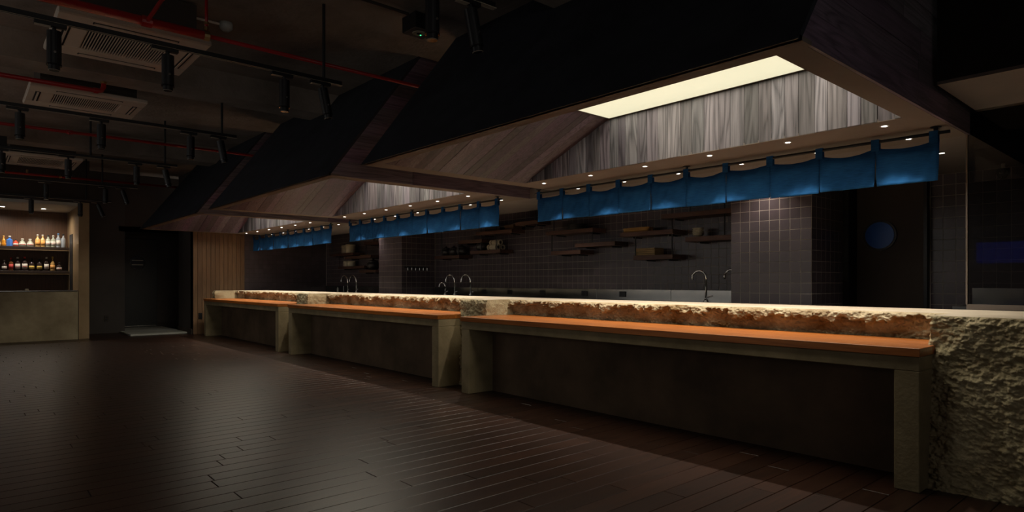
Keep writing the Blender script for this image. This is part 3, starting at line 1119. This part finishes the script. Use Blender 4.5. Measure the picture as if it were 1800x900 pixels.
pot(-13.0, 6.74, Z(13), .07, 'small dark pot left of the orange dishes')
# rail of hooks on the left pier
t = thing('hook_rail', (-10.09, 6.45, 1.40), 'black rail with small utensils on the left pier side', 'rail')
B(-10.102, -10.09, 6.2, 6.72, 1.40, 1.425, c=.002).build('bar', 'black', t)
for k in range(6):
    y = 6.25 + k * .085
    MB().tube([(-10.08, y, 1.41), (-10.06, y, 1.405), (-10.06, y, 1.36), (-10.05, y, 1.35)], .006, 6).build('hook', 'steel', t)
# security camera behind glass
t = thing('dome_camera', (-1.33, 6.9, 2.09), 'small dark dome camera seen through the tinted glass', 'camera')
MB().lathe(-1.33, 6.9, 2.09, [(.05, .05), (.05, .02), (.045, 0), (.02, -.035), (0, -.04)], 18).build('dome', 'black_gloss', t, smooth=True)
MB().tube([(-1.33, 6.9, 2.135), (-1.33, 6.9, ZS)], .016, 8).build('arm', 'white_plastic', t)

# ------------------------------------------------------------------ bar at the far end
bar = thing('bar_counter', (-15.35, .2, 0), 'mottled concrete bar counter at the far left', 'bar')
B(-15.5, -15.2, -2.2, 1.79, 0, .955).build('front', 'concrete_bar', bar)
B(-15.75, -15.18, -2.2, 1.79, .957, .975, c=.003).build('top', 'steel', bar)
tag(MB().lathe(-15.4, .99, .975, [(.03, 0), (.03, .02), (.024, .035), (0, .036)], 14).build('small_puck', 'ceramic', loc=(-15.4, .99, .975)), 'tiny pale object on the bar top', 'object')
wbm = struct(B(-17.1, -15.2, 1.80, 1.98, 0, 2.735, c=.003).build('wall_bar_right', 'brass_wood'), 'brown metallic wood end panel of the bar')
B(-16.5, -16.05, 1.79, 1.80, .05, 2.15).build('panel', 'black', wbm)
struct(B(-17.1, -16.95, -2.2, 1.80, 0, 2.7).build('wall_bar_back', 'bar_wood'), 'brown wood back wall of the bar')
struct(B(-16.95, -15.2, -2.2, 1.80, 2.66, 2.72).build('ceiling_bar', 'bar_ceiling'), 'pale soffit over the bar')
struct(B(-15.4, -15.2, -2.2, 1.98, 2.737, ZC).build('wall_bar_top', 'wall_brown'))
struct(B(-17.1, -15.4, -2.35, -2.2, 0, 2.7).build('wall_bar_left', 'bar_wood'))
struct(B(-15.4, -15.2, -4, -2.2, 0, ZC).build('wall_bar_side', 'wall_brown'))
struct(B(-16.65, -15.4, 1.98, 2.0, 2.737, ZC).build('wall_bar_return', 'wall_brown'))
for z, lab in ((1.886, 'upper dark bar shelf with the bottles'), (1.379, 'lower dark bar shelf with the bottles')):
    t = thing('bar_shelf', (-16.78, -.2, z - .06), lab, 'shelf', 'bar shelves')
    B(-16.95, -16.62, -2.2, 1.795, z - .055, z, c=.003).build('board', 'dark_wood', t)
    B(-16.64, -16.625, -2.2, 1.795, z - .075, z - .055).build('lip', 'brass_wood', t)
for k, (x, y, lab) in enumerate(((-16.30, .66, 'left downlight in the soffit over the bar'), (-16.25, 1.32, 'right downlight in the soffit over the bar'))):
    downlight(x, y, 2.66, lab, 'bar downlights', 30, 165, .8, r=.045)

gcol = {}


def glassy(name, col, rough=.12):
    if name not in MATS:
        simple(name, col, rough, spec=.6)
    return name


glassy('g_amber', (.50, .20, .02)); glassy('g_blue', (.06, .20, .62)); glassy('g_red', (.55, .06, .03))
glassy('g_clear', (.36, .38, .30)); glassy('g_grey', (.30, .33, .36)); glassy('g_gold', (.55, .34, .12))
glassy('g_dark', (.03, .02, .018)); glassy('g_brown', (.14, .05, .018)); glassy('g_yellow', (.55, .38, .06))
simple('l_white', (.6, .57, .5), .6); simple('l_orange', (.62, .30, .07), .6); simple('l_red', (.5, .05, .04), .6)
simple('l_black', (.02, .02, .02), .6); simple('l_yellow', (.6, .42, .08), .6); simple('l_blue', (.10, .24, .45), .6)
PROF = {
    'tall': lambda r, h: [(r * .92, 0), (r, .006), (r, h * .58), (r * .8, h * .66), (r * .38, h * .74), (r * .34, h * .92)],
    'square': lambda r, h: [(r * .95, 0), (r, .006), (r, h * .62), (r * .7, h * .68), (r * .36, h * .72), (r * .36, h * .9)],
    'squat': lambda r, h: [(r * .9, 0), (r, .008), (r, h * .55), (r * .75, h * .66), (r * .3, h * .72), (r * .3, h * .88)],
    'round': lambda r, h: [(r * .9, 0), (r * 1.0, .01), (r * .98, h * .35), (r * .72, h * .62), (r * .36, h * .72), (r * .34, h * .86)],
    'ornate': lambda r, h: [(r * .8, 0), (r, .01), (r, h * .28), (r * .7, h * .36), (r * .95, h * .48), (r * .6, h * .62), (r * .3, h * .72), (r * .3, h * .9)],
}
BOT = [
    (0, .612, 'squat', .034, .15, 'g_yellow', 'l_white', 'l_black', 'squat yellow bottle at the left edge of the upper bar shelf'),
    (0, .696, 'ornate', .042, .215, 'g_amber', None, 'l_orange', 'amber bottle of ornate waisted shape on the upper bar shelf'),
    (0, .791, 'square', .05, .215, 'g_blue', 'l_blue', 'l_white', 'bright blue square bottle on the upper bar shelf'),
    (0, .892, 'squat', .045, .15, 'g_red', 'l_white', 'l_black', 'short orange-red bottle on the upper bar shelf'),
    (0, 1.003, 'round', .061, .165, 'g_clear', 'l_white', 'l_white', 'left of the two round clear squat bottles'),
    (0, 1.132, 'round', .061, .165, 'g_clear', 'l_white', 'l_white', 'right of the two round clear squat bottles'),
    (0, 1.258, 'tall', .042, .265, 'g_gold', 'l_orange', 'l_white', 'left of the two tall bottles with gold labels'),
    (0, 1.347, 'tall', .042, .265, 'g_gold', 'l_orange', 'l_white', 'right of the two tall bottles with gold labels'),
    (0, 1.44, 'tall', .046, .26, 'g_clear', 'l_white', 'l_black', 'clear bottle just right of the gold-labelled pair'),
    (0, 1.529, 'tall', .046, .26, 'g_clear', 'l_white', 'l_white', 'clear bottle second right of the gold-labelled pair'),
    (0, 1.619, 'tall', .044, .31, 'g_grey', 'l_white', 'l_blue', 'tall clear bottle with a blue cap'),
    (0, 1.708, 'tall', .044, .305, 'g_grey', None, 'l_black', 'grey clear bottle at the right end of the upper shelf'),
    (1, .705, 'squat', .045, .22, 'g_dark', 'l_white', 'l_white', 'dark bottle with red and white label at left of the lower shelf'),
    (1, .815, 'tall', .040, .27, 'g_brown', 'l_red', 'l_red', 'bottle with an orange-red neck on the lower bar shelf'),
    (1, .924, 'tall', .046, .285, 'g_dark', 'l_white', 'l_white', 'dark bottle with white and red bands on the lower shelf'),
    (1, 1.041, 'tall', .050, .295, 'g_dark', 'l_white', 'l_red', 'large dark bottle with a low white band on the lower shelf'),
    (1, 1.157, 'squat', .048, .265, 'g_dark', 'l_yellow', 'l_black', 'left of the two dark bottles with yellow labels'),
    (1, 1.289, 'squat', .048, .26, 'g_dark', 'l_yellow', 'l_black', 'right of the two dark bottles with yellow labels'),
    (1, 1.41, 'tall', .044, .295, 'g_dark', 'l_white', 'l_white', 'dark bottle with a round white label on the lower shelf'),
    (1, 1.517, 'ornate', .044, .31, 'g_gold', 'l_orange', 'l_yellow', 'tall golden waisted bottle on the lower bar shelf'),
    (1, 1.633, 'squat', .052, .185, 'g_dark', 'l_white', 'l_black', 'short bottle at the right end of the lower shelf'),
]
for sh, y, kind, r, h, gm, lm, cm, lab in BOT:
    z = (1.886, 1.379)[sh]
    x = -16.75
    t = thing('liquor_bottle', (x, y, z), lab, 'bottle', 'bottles on the bar shelves')
    pf = PROF[kind](r, h)
    MB().lathe(x, y, z, pf, 4 if kind == 'square' else 18).build('body', gm, t, smooth=kind != 'square')
    rc = pf[-1][0]
    MB().lathe(x, y, z, [(rc * 1.25, h * .87), (rc * 1.25, h * .985), (rc, h), (0, h)], 14).build('cap', cm, t, smooth=True)
    if lm and kind != 'square':
        z0, z1 = h * .14, h * (.5 if kind in ('tall',) else .4)
        rr = r * 1.012
        n = 10
        v = []
        for q in range(n + 1):
            w = -1.15 + 2.3 * q / n
            v += [(x + rr * math.cos(w), y + rr * math.sin(w), z + z0), (x + rr * math.cos(w), y + rr * math.sin(w), z + z1)]
        lo = MB().add(v, [(2 * q, 2 * q + 2, 2 * q + 3, 2 * q + 1) for q in range(n)]).build('paper_label', lm, t, smooth=True)
        md = lo.modifiers.new('thick', 'SOLIDIFY')
        md.thickness = .0012
        md.offset = 1
        em = 'l_red' if lm == 'l_white' else 'l_black'
        zb = z0 + (z1 - z0) * .35
        v = []
        rr = r * 1.035
        for q in range(n + 1):
            w = -.8 + 1.6 * q / n
            v += [(x + rr * math.cos(w), y + rr * math.sin(w), z + zb), (x + rr * math.cos(w), y + rr * math.sin(w), z + zb + h * .07)]
        MB().add(v, [(2 * q, 2 * q + 2, 2 * q + 3, 2 * q + 1) for q in range(n)]).build('label_band', em, lo, smooth=True)

# ------------------------------------------------------------------ ceiling services
def cassette(x0, x1, y0, y1, z, lab):
    """air conditioner: panel with recessed grille, slats and four slots"""
    t = thing('ceiling_air_conditioner', ((x0 + x1) / 2, (y0 + y1) / 2, z), lab, 'air conditioner', 'ceiling air conditioners')
    B(x0 + .1, x1 - .1, y0 + .1, y1 - .1, z + .05, ZC - .02).build('housing', 'wall_brown', t)
    gx0, gx1, gy0, gy1 = x0 + .24, x1 - .24, y0 + .24, y1 - .24
    mb = MB()
    mb.box(x0, gx0, y0, y1, z, z + .05, c=.012).box(gx1, x1, y0, y1, z, z + .05, c=.012).box(gx0, gx1, y0, gy0, z, z + .05, c=.012).box(gx0, gx1, gy1, y1, z, z + .05, c=.012)
    mb.build('face_panel', 'ac_plastic', t)
    B(gx0, gx1, gy0, gy1, z + .03, z + .045).build('grille_back', 'slot_dark', t)
    n = 30
    sm = None
    for k in range(n):
        y = gy0 + (gy1 - gy0) * (k + .5) / n
        if sm is None:
            o = B(gx0, gx1, y - .0036, y + .0036, z + .002, z + .012).build('slat', 'ac_plastic', t)
            sm, ys = o.data, y
        else:
            c = child('slat', sm, t, wloc(t))
            c.location.y += y - ys
    for (a, b_, c, d) in ((x0 + .07, x0 + .12, gy0, gy1), (x1 - .12, x1 - .07, gy0, gy1), (gx0, gx1, y0 + .07, y0 + .12), (gx0, gx1, y1 - .12, y1 - .07)):
        sl = B(a, b_, c, d, z - .001, z + .004).build('air_slot', 'slot_dark', t)
        if b_ - a < .1:
            B(a + .016, b_ - .016, c + .01, d - .01, z - .006, z - .001).build('louvre', 'ac_plastic', sl)
        else:
            B(a + .01, b_ - .01, c + .016, d - .016, z - .006, z - .001).build('louvre', 'ac_plastic', sl)
    MB().lathe(gx0 - .0, gy1 + .06, z - .003, [(0, 0), (.008, 0), (.008, .003)], 8).build('indicator', 'white_plastic', t)


cassette(-6.93, -5.86, .56, 1.66, 3.2, 'nearest and largest-looking ceiling air conditioner cassette')
cassette(-9.19, -8.26, .55, 1.65, 3.2, 'middle ceiling air conditioner cassette below the red pipe elbow')
cassette(-14.1, -12.9, .52, 1.6, 3.2, 'farthest ceiling air conditioner cassette above the bar side')


def track(x, z, y1, spots, rods, nm):
    t = thing('lighting_track', (x, 0, z), 'black ceiling lighting track, %s' % nm, 'lighting track', 'ceiling lighting tracks')
    B(x - .018, x + .018, -3.8, y1, z, z + .034, c=.003).build('rail', 'black', t)
    for sx in (-.0125, .0125):
        B(x + sx - .0022, x + sx + .0022, -3.79, y1 - .01, z - .0015, z + .001).build('contact_strip', 'track_edge', t)
    B(x - .02, x + .02, y1 - .13, y1 + .004, z - .004, z - .0005).build('end_feed', 'track_edge', t)
    for ry in rods:
        MB().tube([(x, ry, z + .034), (x, ry, ZC)], .014, 8).build('hanger_rod', 'black', t)
    for k, (y, tilt) in enumerate(spots):
        s = thing('track_spotlight', (x, y, z), 'black spotlight, %s from left on the track %s' % (ORD[k], nm), 'spotlight', 'black track spotlights')
        B(x - .021, x + .021, y - .11, y + .07, z - .032, z - .005, c=.003).build('adapter', 'black', s)
        B(x - .019, x + .019, y - .108, y - .02, z - .0345, z - .032).build('adapter_cover', 'track_edge', s)
        MB().tube([(x, y, z - .03), (x, y, z - .075)], .012, 8).build('stem', 'black', s)
        dv = Vector((math.sin(tilt) * .3, math.sin(tilt), -math.cos(tilt))).normalized()
        p0 = Vector((x, y, z - .06))
        bd = MB().tube([p0, p0 + dv * .23], .042, 20).build('body', 'black', s, smooth=False)
        MB().tube([p0 + dv * .222, p0 + dv * .232], .0445, 20).build('bezel', 'black_gloss', bd)
        MB().tube([p0 + dv * .232, p0 + dv * .262], .034, 20).build('snoot', 'black', bd)
        MB().tube([p0 + dv * .262, p0 + dv * .2635], .0345, 20).build('lens_rim', 'track_edge', bd)  # pale colour stands in for the highlight on the spotlight rim
        MB().tube([p0 + dv * .2635, p0 + dv * .2645], .030, 20).build('lens', 'black_gloss', bd)
        MB().tube([p0 + dv * .15 + Vector((.04, 0, 0)), p0 + dv * .15 + Vector((.052, 0, 0))], .008, 8).build('screw', 'chrome', bd)


track(-3.12, 2.9, 2.58, ((2.106, 0), (2.39, .18)), (), 'nearest the camera')
track(-5.25, 2.9, 2.57, ((.484, 0), (1.176, 0), (2.057, 0), (2.394, .18)), (2.405, -.3), 'second from the camera')
track(-8.02, 2.9, 2.55, ((.46, 0), (1.152, 0), (2.035, 0), (2.362, .18)), (2.381, -.3), 'third from the camera')
track(-10.64, 2.9, 2.51, ((.422, 0), (1.14, 0), (1.968, 0), (2.344, .2)), (2.344, 1.4), 'fourth from the camera')
track(-13.6, 2.9, 2.53, ((1.14, 0), (2.015, 0), (2.284, .3)), (1.97, .4), 'fifth from the camera')
track(-15.0, 2.755, 2.32, ((1.031, 0), (1.802, 0), (2.096, .35)), (1.9, .3), 'farthest from the camera')


def pipe(name_lab, parts, fit=()):
    t = thing('sprinkler_pipe', parts[0][0][0], name_lab, 'pipe', 'red sprinkler pipes')
    for pth, r in parts:
        MB().tube(pth, r, 12).build('pipe', 'red_pipe', t, smooth=True)
    for (p, q, r, mt) in fit:
        MB().tube([p, q], r, 12).build('fitting', mt, t)


pipe('nearest thick red sprinkler pipe, thinning towards the canopies', [
    ([(-5.45, -3.9, 3.13), (-5.45, 1.5, 3.13)], .035), ([(-5.45, 1.5, 3.13), (-5.45, 5.3, 3.13)], .017),
    ([(-5.45, 1.076, 3.13), (-2.6, 1.076, 3.16)], .014), ([(-5.45, 1.5, 3.13), (-5.45, 1.5, 3.5)], .012)],
    [((-5.45, 1.04, 3.13), (-5.45, 1.11, 3.13), .042, 'red_pipe'), ((-5.45, 1.48, 3.13), (-5.45, 1.52, 3.13), .04, 'brass'), ((-5.45, 1.5, 3.17), (-5.45, 1.5, 3.2), .02, 'brass'), ((-5.45, 1.5, 3.22), (-5.45, 1.5, 3.24), .02, 'brass')])
pipe('red sprinkler pipe with an upturned elbow above the middle air conditioner', [
    ([(-8.0, -3.9, 3.19), (-8.0, 1.12, 3.19), (-8.0, 1.15, 3.2), (-8.0, 1.17, 3.24), (-8.0, 1.17, 3.295)], .024)],
    [((-8.0, .14, 3.19), (-8.0, .18, 3.19), .03, 'red_pipe'), ((-8.0, 1.17, 3.275), (-8.0, 1.17, 3.297), .03, 'brass'), ((-8.0, 1.08, 3.19), (-8.0, 1.12, 3.19), .03, 'red_pipe')])
pipe('red sprinkler pipe ending at the gap before the farthest canopy', [
    ([(-10.0, -3.9, 3.10), (-10.0, 5.3, 3.10)], .02), ([(-10.0, 1.08, 3.1), (-9.8, 1.06, 3.04)], .014)],
    [((-10.0, 1.05, 3.10), (-10.0, 1.12, 3.10), .027, 'red_pipe'), ((-10.0, 1.42, 3.10), (-10.0, 1.42, 3.17), .018, 'brass'), ((-10.0, 1.38, 3.10), (-10.0, 1.45, 3.10), .026, 'red_pipe')])
pipe('farthest red sprinkler pipe above the bar', [
    ([(-14.4, -3.9, 3.10), (-14.4, 3.4, 3.10)], .022)],
    [((-14.4, .93, 3.10), (-14.4, .93, 3.18), .018, 'brass'), ((-14.4, 1.4, 3.09), (-14.4, 1.44, 3.11), .028, 'brass')])

# smoke detector, conduits, emergency lights
t = thing('smoke_detector', (-6.235, 1.887, 3.53), 'small round smoke detector on the ceiling behind the red pipe', 'detector')
MB().lathe(-6.235, 1.887, 3.50, [(0, 0), (.03, .002), (.05, .02), (.06, .03), (.06, .08)], 18).build('body', 'white_plastic', t, smooth=True)
MB().tube([(-6.235, 1.3, 3.555), (-6.235, 1.887, 3.555)], .012, 8).build('conduit', 'ac_plastic', t)


def emergency(x, y, z, lab, conduit=True):
    t = thing('emergency_light', (x, y, z), lab, 'emergency light', 'ceiling emergency lights')
    B(x - .11, x + .11, y - .11, y + .11, z, z + .14, c=.006).build('box', 'black', t)
    B(x - .105, x + .105, y - .105, y + .105, z - .004, z, c=.002).build('face', 'soffit', t)
    MB().lathe(x, y, z - .008, [(.06, .004), (.055, 0), (.04, .001), (0, .001)], 24).build('lens', 'ceramic', t)
    MB().lathe(x, y, z - .011, [(.022, .004), (.018, 0), (0, 0)], 16).build('lens_centre', 'black_gloss', t)
    MB().lathe(x - .02, y + .03, z - .012, [(.007, .004), (.005, 0), (0, 0)], 10).build('indicator_led', 'led_green', t)
    if conduit:
        MB().tube([(x, -3.9, z + .14), (x, y - .11, z + .14)], .014, 8).build('conduit', 'wall_brown', t)


emergency(-4.851, 3.13, 3.4, 'square emergency light with round lens beside the nearest canopy')
emergency(-11.95, .42, 3.14, 'emergency light box at the left edge, green lamp lit', False)

# outlets
for x, y, z, lab in ((-16.5, 2.466, .33, 'dark wall outlet left of the far doorway'), (-14.91, 3.98, .40, 'black wall outlet on the boarded wall beside the far table')):
    t = thing('wall_outlet', (x, y, z), lab, 'outlet', 'wall outlets')
    B(x, x + .012, y - .04, y + .04, z - .065, z + .065, c=.003).build('plate', 'wall_brown' if x < -16 else 'black', t)
    for dz in (-.025, .025):
        B(x + .012, x + .016, y - .02, y + .02, z + dz - .016, z + dz + .016, c=.002).build('socket', 'black', t)
